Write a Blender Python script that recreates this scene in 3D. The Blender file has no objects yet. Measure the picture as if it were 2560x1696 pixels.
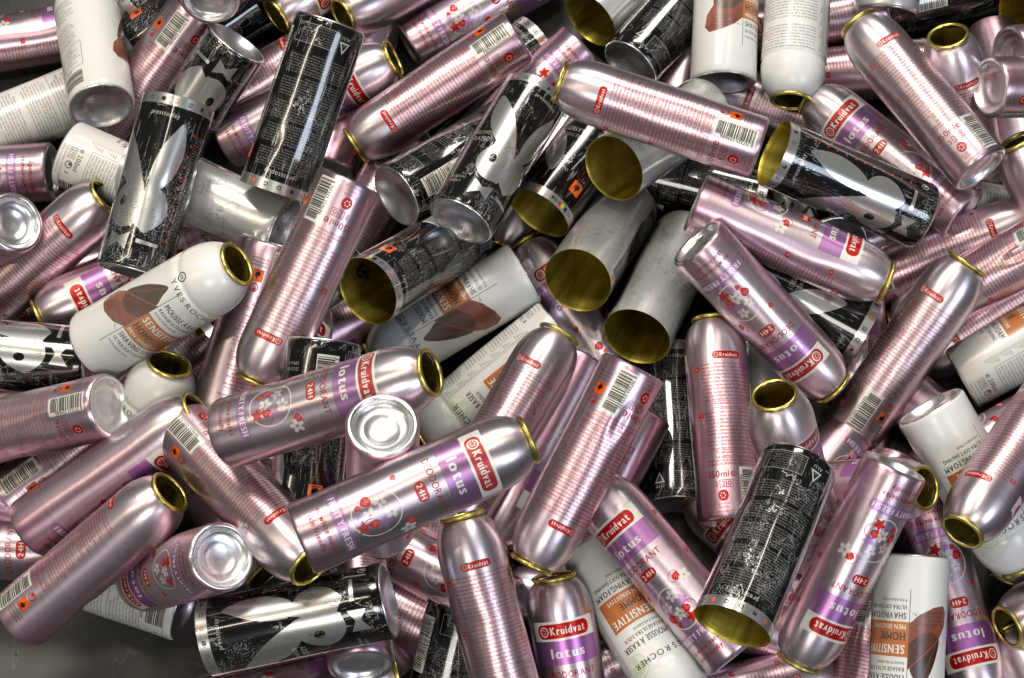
import bpy, bmesh, math, random
import numpy as np
from mathutils import Matrix, Vector
PI = math.pi
scene = bpy.context.scene
C = scene.collection

# ------------------------------------------------------------------ camera
cam_d = bpy.data.cameras.new("camera")
cam = bpy.data.objects.new("camera", cam_d); C.objects.link(cam)
CAM = Vector((0.0000, -0.6551, 1.4898))
cam.location = CAM
cam.rotation_euler = (math.radians(25), 0, 0)
cam_d.sensor_width = 36; cam_d.lens = 36 * 1.55 / 0.733
cam_d.clip_start = 0.05; cam_d.clip_end = 60
scene.camera = cam

# ------------------------------------------------------------------ light
world = bpy.data.worlds.new("World"); scene.world = world
world.use_nodes = True
bg = world.node_tree.nodes["Background"]
bg.inputs[0].default_value = (0.80, 0.84, 0.92, 1); bg.inputs[1].default_value = 0.12

def area(name, loc, target, sx, sy, power, col):
    d = bpy.data.lights.new(name, 'AREA'); d.shape = 'RECTANGLE'; d.size = sx; d.size_y = sy
    d.energy = power; d.color = col
    o = bpy.data.objects.new(name, d); C.objects.link(o); o.location = loc
    o.rotation_euler = (Vector(target) - Vector(loc)).to_track_quat('-Z', 'Y').to_euler()
    return o

area("ceiling_panel", (-0.7, 0.9, 2.2), (0, 0, 0), 0.5, 0.5, 27, (1.0, 0.95, 0.86))
area("ceiling_panel", (0.35, 1.7, 1.9), (0, 0, 0), 0.9, 0.4, 23, (1.0, 0.95, 0.88))
area("tube_lamp", (-1.3, -0.3, 2.0), (0, 0, 0), 0.07, 1.6, 9, (1.0, 0.88, 0.68))
area("tube_lamp", (0.3, 0.35, 2.4), (0, 0, 0), 0.07, 1.4, 9, (1.0, 0.92, 0.80))
area("window", (1.5, -1.3, 1.7), (0, 0, 0), 0.7, 0.9, 19, (0.76, 0.84, 1.0))
area("front_fill", (-0.3, -1.7, 2.0), (0, 0, 0), 0.8, 0.6, 17, (1.0, 0.96, 0.90))  # added fill lamp from the camera side, brightens the open can interiors

scene.view_settings.view_transform = 'Standard'; scene.view_settings.look = 'None'
scene.view_settings.exposure = 0.0; scene.view_settings.gamma = 1
scene.render.engine = 'CYCLES'
scene.cycles.use_denoising = True
scene.cycles.max_bounces = 8; scene.cycles.glossy_bounces = 6; scene.cycles.diffuse_bounces = 3
scene.cycles.caustics_reflective = False; scene.cycles.caustics_refractive = False

# ------------------------------------------------------------------ the printed artwork, drawn by code
CHARS = "ABCDEFGHIJKLMNOPQRSTUVWXYZabcdefghijklmnopqrstuvwxyz0123456789.,:;-+/()[]'%*°éèàÀÉ<>|&"
GS = 40                                   # pixels per capital height
GLYPH = {}
def load_glyphs():
    obs = []
    for ch in CHARS:
        c = bpy.data.curves.new("glyph", 'FONT'); c.body = ch; c.resolution_u = 3
        o = bpy.data.objects.new("glyph", c); C.objects.link(o); obs.append((ch, o, c))
    bpy.context.view_layer.update()
    dg = bpy.context.evaluated_depsgraph_get()
    raw = {}
    for ch, o, c in obs:
        m = o.evaluated_get(dg).to_mesh()
        if m is None or len(m.polygons) == 0: continue
        m.calc_loop_triangles()
        v = np.array([x.co[:2] for x in m.vertices]); t = np.array([x.vertices[:] for x in m.loop_triangles])
        raw[ch] = v[t]
        o.evaluated_get(dg).to_mesh_clear()
    cap = raw['H'][:, :, 1].max()
    for ch, tr in raw.items():
        tr = tr / cap * GS
        x0 = tr[:, :, 0].min(); x1 = tr[:, :, 0].max()
        w = int(math.ceil(x1 - x0)) + 2; h = int(GS * 1.85); y0 = -int(GS * .40)
        g = np.zeros((h, w), np.float32)
        tr = tr - np.array([x0 - 1, y0])
        for a, b, c in tr:
            mnx, mxx = int(max(0, min(a[0], b[0], c[0]))), int(min(w, max(a[0], b[0], c[0]) + 2))
            mny, mxy = int(max(0, min(a[1], b[1], c[1]))), int(min(h, max(a[1], b[1], c[1]) + 2))
            if mxx <= mnx or mxy <= mny: continue
            X, Y = np.meshgrid(np.arange(mnx, mxx) + .5, np.arange(mny, mxy) + .5)
            e = lambda p, q: (q[0] - p[0]) * (Y - p[1]) - (q[1] - p[1]) * (X - p[0])
            e1, e2, e3 = e(a, b), e(b, c), e(c, a)
            ins = ((e1 >= -.01) & (e2 >= -.01) & (e3 >= -.01)) | ((e1 <= .01) & (e2 <= .01) & (e3 <= .01))
            g[mny:mxy, mnx:mxx][ins] = 1
        GLYPH[ch] = g
    for ch, o, c in obs:
        bpy.data.objects.remove(o); bpy.data.curves.remove(c)
load_glyphs()
def string_bitmap(s, bold=0, track=0):
    cols = []
    for ch in s:
        if ch == ' ' or ch not in GLYPH: cols.append(np.zeros((int(GS * 1.85), int(GS * .38)), np.float32))
        else: cols.append(np.pad(GLYPH[ch], ((0, 0), (2, 3 + int(bold) + int(track * GS)))))
    b = np.concatenate(cols, 1)
    for k in range(1, int(bold) + 1):
        b = np.maximum(b, np.roll(b, 1, 1))
    return b
def resize_axis(a, n, axis):
    m = a.shape[axis]
    cs = np.concatenate([np.zeros_like(np.take(a, [0], axis)), np.cumsum(a, axis)], axis)
    p = np.linspace(0, m, n + 1); i = np.minimum(p.astype(int), m - 1); f = (p - i)
    lo = np.take(cs, i, axis); hi = np.take(cs, i + 1, axis)
    sh = [1, 1]; sh[axis] = -1
    v = lo + (hi - lo) * f.reshape(sh)
    return np.diff(v, axis=axis) * (n / m)
class Art:
    def __init__(s, wmm, hmm, col, al, ppm=8):
        s.p = ppm; s.W = int(wmm * ppm); s.H = int(hmm * ppm); s.w = wmm; s.h = hmm
        s.a = np.zeros((s.H, s.W, 4), np.float32); s.a[:] = (*col, al)
        s.X, s.Y = np.meshgrid((np.arange(s.W) + .5) / ppm, (np.arange(s.H) + .5) / ppm)
    def put(s, m, col, al, op=1, y0=0, x0=0):
        t = s.a[y0:y0 + m.shape[0], x0:x0 + m.shape[1]]; m = m[:t.shape[0], :t.shape[1], None] * op
        t[:] = t * (1 - m) + np.array((*col, al), np.float32) * m
    def win(s, x0, x1, y0, y1):
        a, b = max(0, int(x0 * s.p) - 2), min(s.W, int(x1 * s.p) + 3); c, d = max(0, int(y0 * s.p) - 2), min(s.H, int(y1 * s.p) + 3)
        return s.X[c:d, a:b], s.Y[c:d, a:b], c, a
    def sdf(s, d, col, al, c, a, op=1): s.put(np.clip(.5 - d * s.p, 0, 1), col, al, op, c, a)
    def rect(s, x0, x1, y0, y1, col, al, r=0, op=1, line=0):
        X, Y, c, a = s.win(x0, x1, y0, y1)
        if X.size == 0: return
        qx = abs(X - (x0 + x1) / 2) - (x1 - x0) / 2 + r; qy = abs(Y - (y0 + y1) / 2) - (y1 - y0) / 2 + r
        d = np.hypot(np.maximum(qx, 0), np.maximum(qy, 0)) + np.minimum(np.maximum(qx, qy), 0) - r
        if line: d = abs(d + line / 2) - line / 2
        s.sdf(d, col, al, c, a, op)
    def ell(s, x, y, rx, ry, col, al, rot=0, op=1, line=0):
        R = max(rx, ry); X, Y, c, a = s.win(x - R, x + R, y - R, y + R)
        if X.size == 0: return
        co, si = math.cos(rot), math.sin(rot); u = (X - x) * co + (Y - y) * si; v = -(X - x) * si + (Y - y) * co
        d = (np.hypot(u / rx, v / ry) - 1) * min(rx, ry)
        if line: d = abs(d + line / 2) - line / 2
        s.sdf(d, col, al, c, a, op)
    def poly(s, pts, col, al, op=1, smooth=0):
        pts = np.array(pts, float)
        if smooth:
            n = len(pts); o = []
            for i in range(n):
                p0, p1, p2, p3 = pts[i - 1], pts[i], pts[(i + 1) % n], pts[(i + 2) % n]
                for t in np.linspace(0, 1, smooth, endpoint=False):
                    o.append(.5 * (2 * p1 + (p2 - p0) * t + (2 * p0 - 5 * p1 + 4 * p2 - p3) * t * t + (3 * p1 - p0 - 3 * p2 + p3) * t ** 3))
            pts = np.array(o)
        X, Y, c, a = s.win(pts[:, 0].min(), pts[:, 0].max(), pts[:, 1].min(), pts[:, 1].max())
        if X.size == 0: return
        acc = np.zeros(X.shape, np.float32)
        for ox, oy in ((-.25, -.25), (.25, -.25), (-.25, .25), (.25, .25)):
            ins = np.zeros(X.shape, bool); px = X + ox / s.p; py = Y + oy / s.p
            for i in range(len(pts)):
                (x1, y1), (x2, y2) = pts[i - 1], pts[i]
                if y1 == y2: continue
                cr = ((y1 > py) != (y2 > py)) & (px < (x2 - x1) * (py - y1) / (y2 - y1) + x1); ins ^= cr
            acc += ins * .25
        s.put(acc, col, al, op, c, a)
    def text(s, st, x, y, cap, col, al, align='l', sx=1.0, bold=0, op=1, width=None, track=0):
        b = string_bitmap(st, bold, track); k = cap / GS
        wmm = b.shape[1] * k * sx
        if width: wmm = width
        n = max(1, int(round(wmm * s.p))); h = max(2, int(round(b.shape[0] * k * s.p)))
        m = np.clip(resize_axis(resize_axis(b, n, 1), h, 0), 0, 1)
        if cap < 2: m = np.clip(m * 1.35, 0, 1) * .70
        x0 = {'l': x, 'c': x - wmm / 2, 'r': x - wmm}[align]
        xi = int(round(x0 * s.p)); yi = int(round((y - .40 * cap) * s.p))
        if yi < 0: m = m[-yi:]; yi = 0
        if xi < 0: m = m[:, -xi:]; xi = 0
        if xi >= s.W or yi >= s.H: return
        s.put(m, col, al, op, yi, xi)
    def para(s, st, x0, x1, ytop, cap, lead, col, al, ymin=-1, sx=.86, bold=0, op=1, just=False):
        y = ytop - cap; line = ''; words = st.split()
        wd = lambda t: sum((GLYPH[ch].shape[1] + 5 + bold) if ch in GLYPH else GS * .38 for ch in t) * cap / GS * sx
        for w in words + [None]:
            t = (line + ' ' + (w or '')).strip()
            if w is None or wd(t) > x1 - x0:
                if y < ymin: return y
                if line: s.text(line, x0, y, cap, col, al, sx=sx, bold=bold, op=op)
                y -= lead; line = w or ''
            else: line = t
        return y
    def bars(s, x0, x1, y0, y1, seed, digits=None, col=(.90, .89, .85), ink=(.03, .03, .03)):
        s.rect(x0, x1, y0, y1, col, 0)
        r = random.Random(seed); y = y0 + 1.4
        while y < y1 - 1.2:
            w = r.choice((.28, .28, .55, .8)); s.rect(x0 + (2.6 if digits else .8), x1 - .7, y, y + w, ink, 0); y += w + r.choice((.3, .3, .55, .8))
    def vtext(s, st, x, y, cap, col, al, sx=1.0, bold=0):
        # text turned a quarter: reads towards the mouth of the can
        b = string_bitmap(st, bold); k = cap / GS
        n = max(1, int(round(b.shape[1] * k * sx * s.p))); h = max(2, int(round(b.shape[0] * k * s.p)))
        m = np.clip(resize_axis(resize_axis(b, n, 1), h, 0), 0, 1)
        m = m[::-1].T
        xi = int(round(x * s.p)); yi = int(round(y * s.p))
        if xi < 0 or yi < 0: return
        s.put(m, col, al, 1, yi, xi)
    def image(s, name):
        im = bpy.data.images.new(name, s.W, s.H, alpha=True); im.alpha_mode = 'CHANNEL_PACKED'
        im.pixels.foreach_set(np.clip(s.a, 0, 1).ravel()); im.update(); im.pack()
        return im
def flower(A, x, y, r, col, al, op=1, n=5, rot=0):
    for k in range(n):
        t = rot + k * 2 * PI / n
        A.ell(x + math.cos(t) * r * .62, y + math.sin(t) * r * .62, r * .42, r * .30, col, al, t, op)
    A.ell(x, y, r * .16, r * .16, (.75, .55, .62), .4)
def berry(A, x, y, r, rot=0, op=1):
    A.poly([(x + r * math.cos(rot + a) * k, y + r * math.sin(rot + a) * k) for a, k in ((-PI / 2, 1.15), (-.5, .9), (.3, .95), (1.2, .8), (PI / 2, .65), (1.94, .8), (2.84, .95), (3.64, .9))], (.72, .13, .13), .15, op, 4)
    for i in range(7):
        a = i * 2.4; q = r * .2 * math.sqrt(i + .4)
        A.ell(x + q * math.cos(a), y + q * math.sin(a), r * .09, r * .09, (.92, .72, .70), .1)
def leaf(A, x, y, r, col, al, rot=0, op=1):
    pts = []
    for k in range(10):
        t = rot + k * PI / 5; q = r if k % 2 == 0 else r * .48
        pts.append((x + q * math.cos(t), y + q * math.sin(t)))
    A.poly(pts, col, al, op)
RED = (.70, .14, .14); INKRED = (.57, .11, .10); WHITE = (.90, .89, .86); BLACK = (.035, .033, .033); ORANGE = (.93, .38, .10)
def flame_box(A, x, y, s, red=False):
    A.rect(x, x + s, y, y + s, ORANGE, 0); A.rect(x, x + s, y, y + s, (.55, .2, .05), 0, line=.25)
    cx = x + s / 2
    A.poly([(cx - s * .26, y + s * .30), (cx - s * .20, y + s * .58), (cx - s * .06, y + s * .50), (cx, y + s * .86), (cx + s * .12, y + s * .56), (cx + s * .24, y + s * .66), (cx + s * .26, y + s * .36), (cx + s * .12, y + s * .2), (cx - s * .12, y + s * .2)], BLACK, 0)
    A.rect(x + s * .18, x + s * .82, y + s * .1, y + s * .15, BLACK, 0)
def swirl(A, x, y, r, col):
    A.ell(x, y, r, r, col, .2, line=r * .22); A.ell(x - r * .12, y + r * .2, r * .42, r * .5, col, .2, .6); A.ell(x + r * .1, y - r * .05, r * .3, r * .3, (.82, .72, .75), .9)
def brand_pill(A, x, y, w, h, big=True):
    A.rect(x - w / 2, x + w / 2, y - h / 2, y + h / 2, RED, .1, h * (.5 if not big else .45))
    r = h * .36; cx = x - w / 2 + h * .55
    A.ell(cx, y, r, r, WHITE, 0, line=r * .22)
    for a in range(6): A.ell(cx - r * .1 + r * .42 * math.cos(a * 1.05 + .5), y + r * .42 * math.sin(a * 1.05 + .5), r * .13, r * .13, WHITE, 0)
    A.text("Kruidvat", x - w / 2 + h * 1.02, y - h * .26, h * .54, WHITE, 0, bold=5, width=w - h * 1.35)
NLT = ("Kruidvat Deodorant Spray Lotus geeft je in elk seizoen een heerlijk fris gevoel door de natuurlijke geur van aardbeien en lotusbloemen. "
       "Gebruiksaanwijzing: 15 cm van de oksel spuiten. Waarschuwing: Houder onder druk. Beschermen tegen zonnestralen en niet blootstellen aan temperaturen boven 50 °C. "
       "Ook na gebruik niet doorboren of verbranden. Niet spuiten in de richting van een vlam of een gloeiend voorwerp. Verwijderd houden van ontstekingsbronnen. Niet roken. Buiten bereik van kinderen bewaren.")
FRT = ("Spray déodorant Lotus de Kruidvat procure à chaque saison une sensation de fraicheur grâce à la délicieuse odeur naturelle de fraises et de fleurs de lotus. "
       "Mode d'emploi: Vaporiser à 15 cm de l'aisselle. Attention: Récipient sous pression. A protéger contre les rayons solaires et à ne pas exposer à une température supérieure à 50 °C. "
       "Ne pas percer ou brûler même après usage. Ne pas vaporiser vers une flamme ou un corps incandescent. Conserver à l'écart de toute source d'ignition, ne pas fumer. Conserver hors de portée des enfants.")
ING = "INGREDIENTS: BUTANE, ALCOHOL DENAT, ISOBUTANE, PROPANE, TRIETHYL CITRATE, PARFUM, BENZYL ALCOHOL, LINALOOL, TOCOPHERYL ACETATE, ALOE VERA LEAF EXTRACT, PROPYLPARABEN, METHYLPARABEN, BUTYLPARABEN."

def art_pink():
    w, h = 141.37, 140
    A = Art(w, h, (.870, .822, .842), 1)
    # the lacquer grows pinker between the two printed faces and towards the base, and stays bare on the shoulder
    x = A.X / w; side = np.clip(np.minimum(abs(x - .47), np.minimum(abs(x - .03), abs(x - 1.03))) / .09, 0, 1)
    k = np.clip(.16 + (1 - side) * .55 + np.clip((34 - A.Y) / 40, 0, 1) * .55, 0, 1) * np.clip((120 - A.Y) / 22, 0, 1)
    A.put(k.astype(np.float32), (.790, .645, .700), 1)
    xc = 35.3
    A.text("no white marks", xc - 17, 14.2, 3.1, INKRED, .25, sx=.9, bold=3); A.text("skin friendly", xc - 15, 8.8, 3.1, INKRED, .25, sx=.9, bold=3)
    A.rect(xc - 23, xc + 19, 20.5, 27.8, (.73, .56, .74), .75, 3.6); A.text("FRUITY FRESH", xc - 20, 22.3, 3.8, WHITE, .1, bold=4, width=37)
    A.ell(xc + 1, 44, 14.2, 14.2, (.80, .72, .79), .95, op=.5); A.ell(xc + 1, 44, 14.4, 14.4, WHITE, .1, line=.65)
    leaf(A, xc + 8, 46, 5, (.73, .56, .74), .6, .3); leaf(A, xc - 2, 34, 3, (.73, .56, .74), .6, .9)
    flower(A, xc + 3.5, 52, 4.0, WHITE, .3, .85, rot=.4); flower(A, xc - 5, 48, 3.8, WHITE, .3, .75, rot=1); flower(A, xc + .5, 40.5, 4.4, WHITE, .2, .95, rot=.2)
    berry(A, xc - 8, 41, 3.4, .3); berry(A, xc + 6.5, 41, 3, -.5); berry(A, xc - 6, 35.5, 1.9, .2)
    leaf(A, xc + 6, 34.5, 4.8, (.74, .22, .19), .35, .5)
    A.ell(xc + 8, 39.5, 6, 5, (.65, .2, .25), .3, .4, line=.35)
    berry(A, xc + 14.5, 60, 3, .4); A.ell(xc + 13, 60.5, 4.3, 3.5, (.65, .25, .3), .4, .4, line=.3); flower(A, xc + 19.5, 57.5, 4.6, WHITE, .1, op=.9, rot=.7); berry(A, xc - 15, 60, 2, .1)
    A.rect(xc - 6.5, xc + 6.5, 68, 74.4, RED, .1, 3.1); A.text("24H", xc, 69.5, 3.4, WHITE, 0, 'c', bold=4)
    A.text("DEODORANT", xc, 77.5, 4.0, INKRED, .3, 'c', bold=1, width=36)
    A.rect(xc - 23, xc + 24, 85.5, 101, (.70, .51, .71), .75, 1); A.rect(xc - 23, xc - 14, 85.5, 92, (.70, .51, .71), .75, 0)
    A.text("lotus", xc - 12, 90, 6.2, WHITE, .1, bold=6, width=25)
    A.rect(xc - 23, xc + 24, 101.2, 113.5, WHITE, 0); brand_pill(A, xc, 107.2, 38, 9.2)
    # back
    x0, x1 = 74.5, 121
    brand_pill(A, 94, 108.5, 21, 5, False)
    T = dict(col=INKRED, al=.35)
    A.rect(69, 73.4, 98.4, 101.4, RED, .1, .5); A.text("NL", 69.7, 99.1, 1.6, WHITE, 0, bold=2)
    y = A.para(NLT, x0, x1, 103.5, 1.5, 2.42, INKRED, .3, bold=2)
    A.rect(x0 + 6, x1 - 2, y - 3.6, y + 1.8, INKRED, .4, line=.22); A.text("Huidvriendelijke formule, verzorgt en beschermt.", x0 + 7, y - .4, 1.45, INKRED, .2, bold=3, width=37); A.text("werkt 24 uur, geen witte strepen", x0 + 7, y - 2.9, 1.45, INKRED, .2, bold=3, width=26)
    y -= 6.2
    A.rect(69, 73.4, y - 1.8, y + 1.2, RED, .1, .5); A.text("FR", 69.7, y - 1.1, 1.6, WHITE, 0, bold=2)
    y = A.para(FRT, x0, x1, y + 1.4, 1.5, 2.42, INKRED, .3, bold=2)
    A.rect(x0 + 6, x1 - 2, y - 3.6, y + 1.8, INKRED, .4, line=.22); A.text("Formule agréable pour la peau, nourrit et protège.", x0 + 7, y - .4, 1.45, INKRED, .2, bold=3, width=37); A.text("agit pendant 24 heures, aucune trace blanche", x0 + 7, y - 2.9, 1.45, INKRED, .2, bold=3, width=33)
    A.para(ING, x0, x1, y - 4.6, 1.4, 2.2, INKRED, .3, ymin=34, bold=2)
    A.text("150ml", 74, 26.5, 4.2, INKRED, .3, bold=1, width=15); A.text("e", 89.4, 26.5, 5.4, INKRED, .3, width=4.4)
    A.text("3", 78, 20.4, 3.3, INKRED, .3); A.rect(81.5, 91, 19.6, 24.6, INKRED, .3, line=.35); A.text("210", 82.6, 20.5, 3.2, INKRED, .3, width=7.4)
    A.ell(83.5, 14.4, 3.7, 3.7, RED, .2)
    for a in range(6): A.ell(83.1 + 1.7 * math.cos(a * 1.05), 14.4 + 1.7 * math.sin(a * 1.05), .5, .5, WHITE, 0)
    A.text("Kruidvat", 83.5, 8.4, 1.6, INKRED, .3, 'c'); A.text("Quality", 83.5, 6.2, 1.6, INKRED, .3, 'c'); A.text("www.kruidvat.nl", 83.5, 3.4, 1.1, INKRED, .3, 'c')
    A.bars(96, 109, 4, 33, 3, True); A.vtext("8 717333 259686", 95.2, 5, 2.2, BLACK, 0, sx=.98)
    flame_box(A, 112.5, 17.6, 7.6); swirl(A, 116.4, 29.4, 2.9, RED)
    for j in range(3): A.text("Zeer licht ontvlambaar", 111.5, 14.6 - j * 2.2, 1.4, BLACK, .2, bold=1, width=12)
    return A.image("pink can print")

def art_white():
    w, h = 153.94, 128
    A = Art(w, h, (.870, .868, .850), 0)
    DK = (.10, .09, .085)
    # cocoa coloured leaf and pod
    A.poly([(24, 53), (26, 64), (31, 76), (38.5, 87), (42, 80), (45, 73), (40, 66), (32, 58)], (.225, .12, .085), 0, smooth=5)
    A.poly([(27, 59), (33, 72), (38.5, 86), (35, 71)], (.30, .165, .11), 0)
    A.poly([(17, 36), (18.5, 45), (24, 53), (46.3, 74), (46.3, 44), (40, 38), (30, 33), (21, 31.5)], (.475, .225, .145), 0)
    A.poly([(24, 53), (30, 49), (38, 50), (46.3, 57), (46.3, 74)], (.29, .14, .095), 0)
    A.poly([(17, 36), (18.5, 45), (24, 53), (30, 49), (24, 40)], (.56, .28, .18), 0)
    rr = random.Random(4)
    for i in range(60):
        x = 23 + rr.random() * 22; y = 36 + rr.random() * 24
        A.ell(x, y, .5 + rr.random(), .25, (.62, .33, .2) if i % 2 else (.33, .14, .08), 0, rr.random() * 3, .42)
    for k in range(9):
        q = k / 8; A.poly([(24 + q * 12, 52 - q * 2), (24.4 + q * 12, 52 - q * 2), (29 + q * 14, 36 + q * 4), (28.7 + q * 14, 36 + q * 4)], (.34, .15, .10), 0, .55)
    A.poly([(26, 56), (39, 86), (39.6, 85.5), (27.5, 56)], (.36, .20, .14), 0, .8)
    for k in range(7):
        q = k / 6; x_, y_ = 28 + q * 9, 60 + q * 20
        A.poly([(x_, y_), (x_ + .3, y_), (x_ + 5 - q * 3, y_ + 3.4), (x_ + 4.8 - q * 3, y_ + 3.6)], (.33, .18, .12), 0, .7)
    A.poly([(24, 53), (46.3, 74), (46.3, 73), (24.8, 52.6)], (.60, .31, .20), 0, .8)
    for j, s_ in enumerate(("A LA FEVE D'ARTA", "APAISANTE", "WITH SOOTHING", "ANTA BEAN")): A.text(s_, 22, 43.5 - j * 2.6, 1.5, BLACK, 0, bold=2, sx=.95)
    A.rect(46.4, 46.75, 22, 92, DK, 0)
    A.text("PARABEN FREE", 48.5, 28.5, 1.7, DK, 0, bold=1); A.text("ULTRA-SOFT SHAVING", 48.5, 32.8, 2.6, DK, 0, bold=2, width=31); A.text("SHAVING FOAM", 48.5, 37.6, 4.0, DK, 0, bold=3, width=33)
    A.rect(46.8, 82.5, 43.4, 66, (.705, .385, .125), 0)
    A.text("MEN SENSITIVE", 48.5, 45.2, 3.0, WHITE, 0, bold=3, width=28); A.text("HOMME", 48.5, 50.4, 5.0, (.14, .08, .05), 0, bold=4, width=21); A.text("SENSITIVE", 48.5, 58.4, 5.6, WHITE, 0, bold=5, width=32)
    A.text("SANS PARABENE", 48.5, 69, 1.7, DK, 0, bold=1); A.text("RASAGE ULTRA DOUX", 48.5, 72.8, 2.6, DK, 0, bold=2, width=31); A.text("MOUSSE À RASER", 48.5, 77.6, 4.2, DK, 0, bold=3, width=35)
    A.ell(80, 92, 8.4, 8.4, (.80, .83, .70), 0, line=1.1); A.ell(77, 94, 4.6, 2.3, (.80, .83, .70), 0, .9); A.ell(83, 94, 4.6, 2.3, (.80, .83, .70), 0, -.9); A.ell(80, 88, 4.2, 2, (.80, .83, .70), 0, 1.57)
    A.text("YVES ROCHER", 35, 90.5, 4.0, (.16, .17, .12), 0, bold=1, width=48, track=.12)
    A.ell(37, 99, 3.4, 3.4, BLACK, 0, line=.7); A.text("YR", 37, 97.4, 2.8, BLACK, 0, 'c', bold=1, width=3.8)
    # back
    GY = (.25, .26, .24)
    for k_, (cap, st) in enumerate(((1.45, "Rakningsskum som med sin milda formula med extrakt av växter hjälper till att skydda huden. Skaka flaskan, spruta en hasselnötstor klick på fuktig hud och massera in. Skölj av. För daglig användning efter rakning."),
                                   (1.45, "Barberskum til den sarte hud. Påføres fugtig hud. Beholder under tryk. Må ikke punkteres eller brændes heller ikke efter brug. Må ikke udsættes for sollys eller temperaturer over 50 °C. Bruges kun til det som produktet er beregnet til."),
                                   (1.35, "AQUA, PALMITIC ACID, TRIETHANOLAMINE, ISOBUTANE, GLYCERIN, CORYLUS AVELLANA, PROPANE, PARFUM, ALLANTOIN, MENTHOL, BENZYL ALCOHOL, SODIUM BENZOATE, CITRIC ACID, LINALOOL, LIMONENE, BHT."))):
        top = (94, 70, 46)[k_]
        A.para(st + " " + st, 98, 146, top, cap, 2.45, GY, 0, ymin=top - 21, bold=2)
        if k_ == 2: A.rect(96.5, 147, 23.5, 48, GY, 0, line=.3)
    A.bars(126, 146, 4.5, 20, 8); A.text("11840", 130, 20.8, 2, DK, 0, bold=1)
    A.text("e", 98, 15, 4.4, DK, 0); A.text("200ml", 102.4, 15, 3.5, DK, 0, bold=1, width=13); A.rect(99, 107, 8.2, 13.4, DK, 0, line=.3); A.text("270", 100, 9.2, 3.1, DK, 0, width=6); swirl(A, 112, 11, 2.8, (.1, .1, .1)); A.text("3", 117, 9.4, 3.2, DK, 0)
    A.text("Yves Rocher, 56201 La Gacilly, France", 98, 5.4, 1.5, GY, 0, bold=1); A.text("www.yves-rocher.com", 98, 2.6, 1.5, GY, 0, bold=1)
    for j in range(42): A.text("ingredients"[:4 + j % 6], 88.4, 20 + j * 1.75, 1.1, GY, 0, bold=1)
    return A.image("white can print")

SMALL = ("presstoplay deodorant body spray. Pressurised container. Protect from sunlight and do not expose to temperatures exceeding 50 °C. Do not pierce or burn even after use. Do not spray on a naked flame or any incandescent material. Keep away from sources of ignition. No smoking. Keep out of reach of children. "
         "Récipient sous pression. A protéger contre les rayons solaires. Ne pas percer ou brûler même après usage. Behälter steht unter Druck. Vor Sonnenbestrahlung schützen. Auch nach Gebrauch nicht gewaltsam öffnen oder verbrennen. ")
SIL = (.800, .800, .785); LT = (.74, .74, .71)
def rabbit(A, x, y):
    S_ = lambda pts: [(x + p, y + q) for p, q in pts]
    A.poly(S_([(3, 45), (2, 58), (5, 72), (11, 84), (15, 89), (19, 80), (20.5, 68), (17, 55), (11, 46)]), SIL, .9, smooth=6)
    A.poly(S_([(-1, 45), (-5, 56), (-12, 68), (-21, 78), (-30, 84), (-31, 72), (-27, 60), (-19, 50), (-10, 44)]), SIL, .9, smooth=6)
    A.poly(S_([(-10, 47), (2, 48), (14, 44), (19, 35), (17, 26), (12, 20), (6, 15.5), (1, 16), (-2, 19), (-8, 17.5), (-14, 19), (-20, 25), (-21.5, 33), (-17, 42)]), SIL, .9, smooth=6)
    A.poly(S_([(0, 21), (8, 16), (20, 18), (12, 11), (-4, 13)]), BLACK, .1)
    A.poly(S_([(-1.5, 50), (2.5, 50), (1, 42)]), BLACK, .1)
    A.ell(x - 12, y + 34, 2.6, 3.5, BLACK, .1)
    A.poly(S_([(-15, 15), (-8, 11.5), (-1, 15.5), (-1.5, 4), (-8, 8), (-15.5, 3)]), SIL, .9); A.poly(S_([(4, 12.5), (19, 12), (18.5, 9.8), (4, 9.8)]), SIL, .9)
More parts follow.
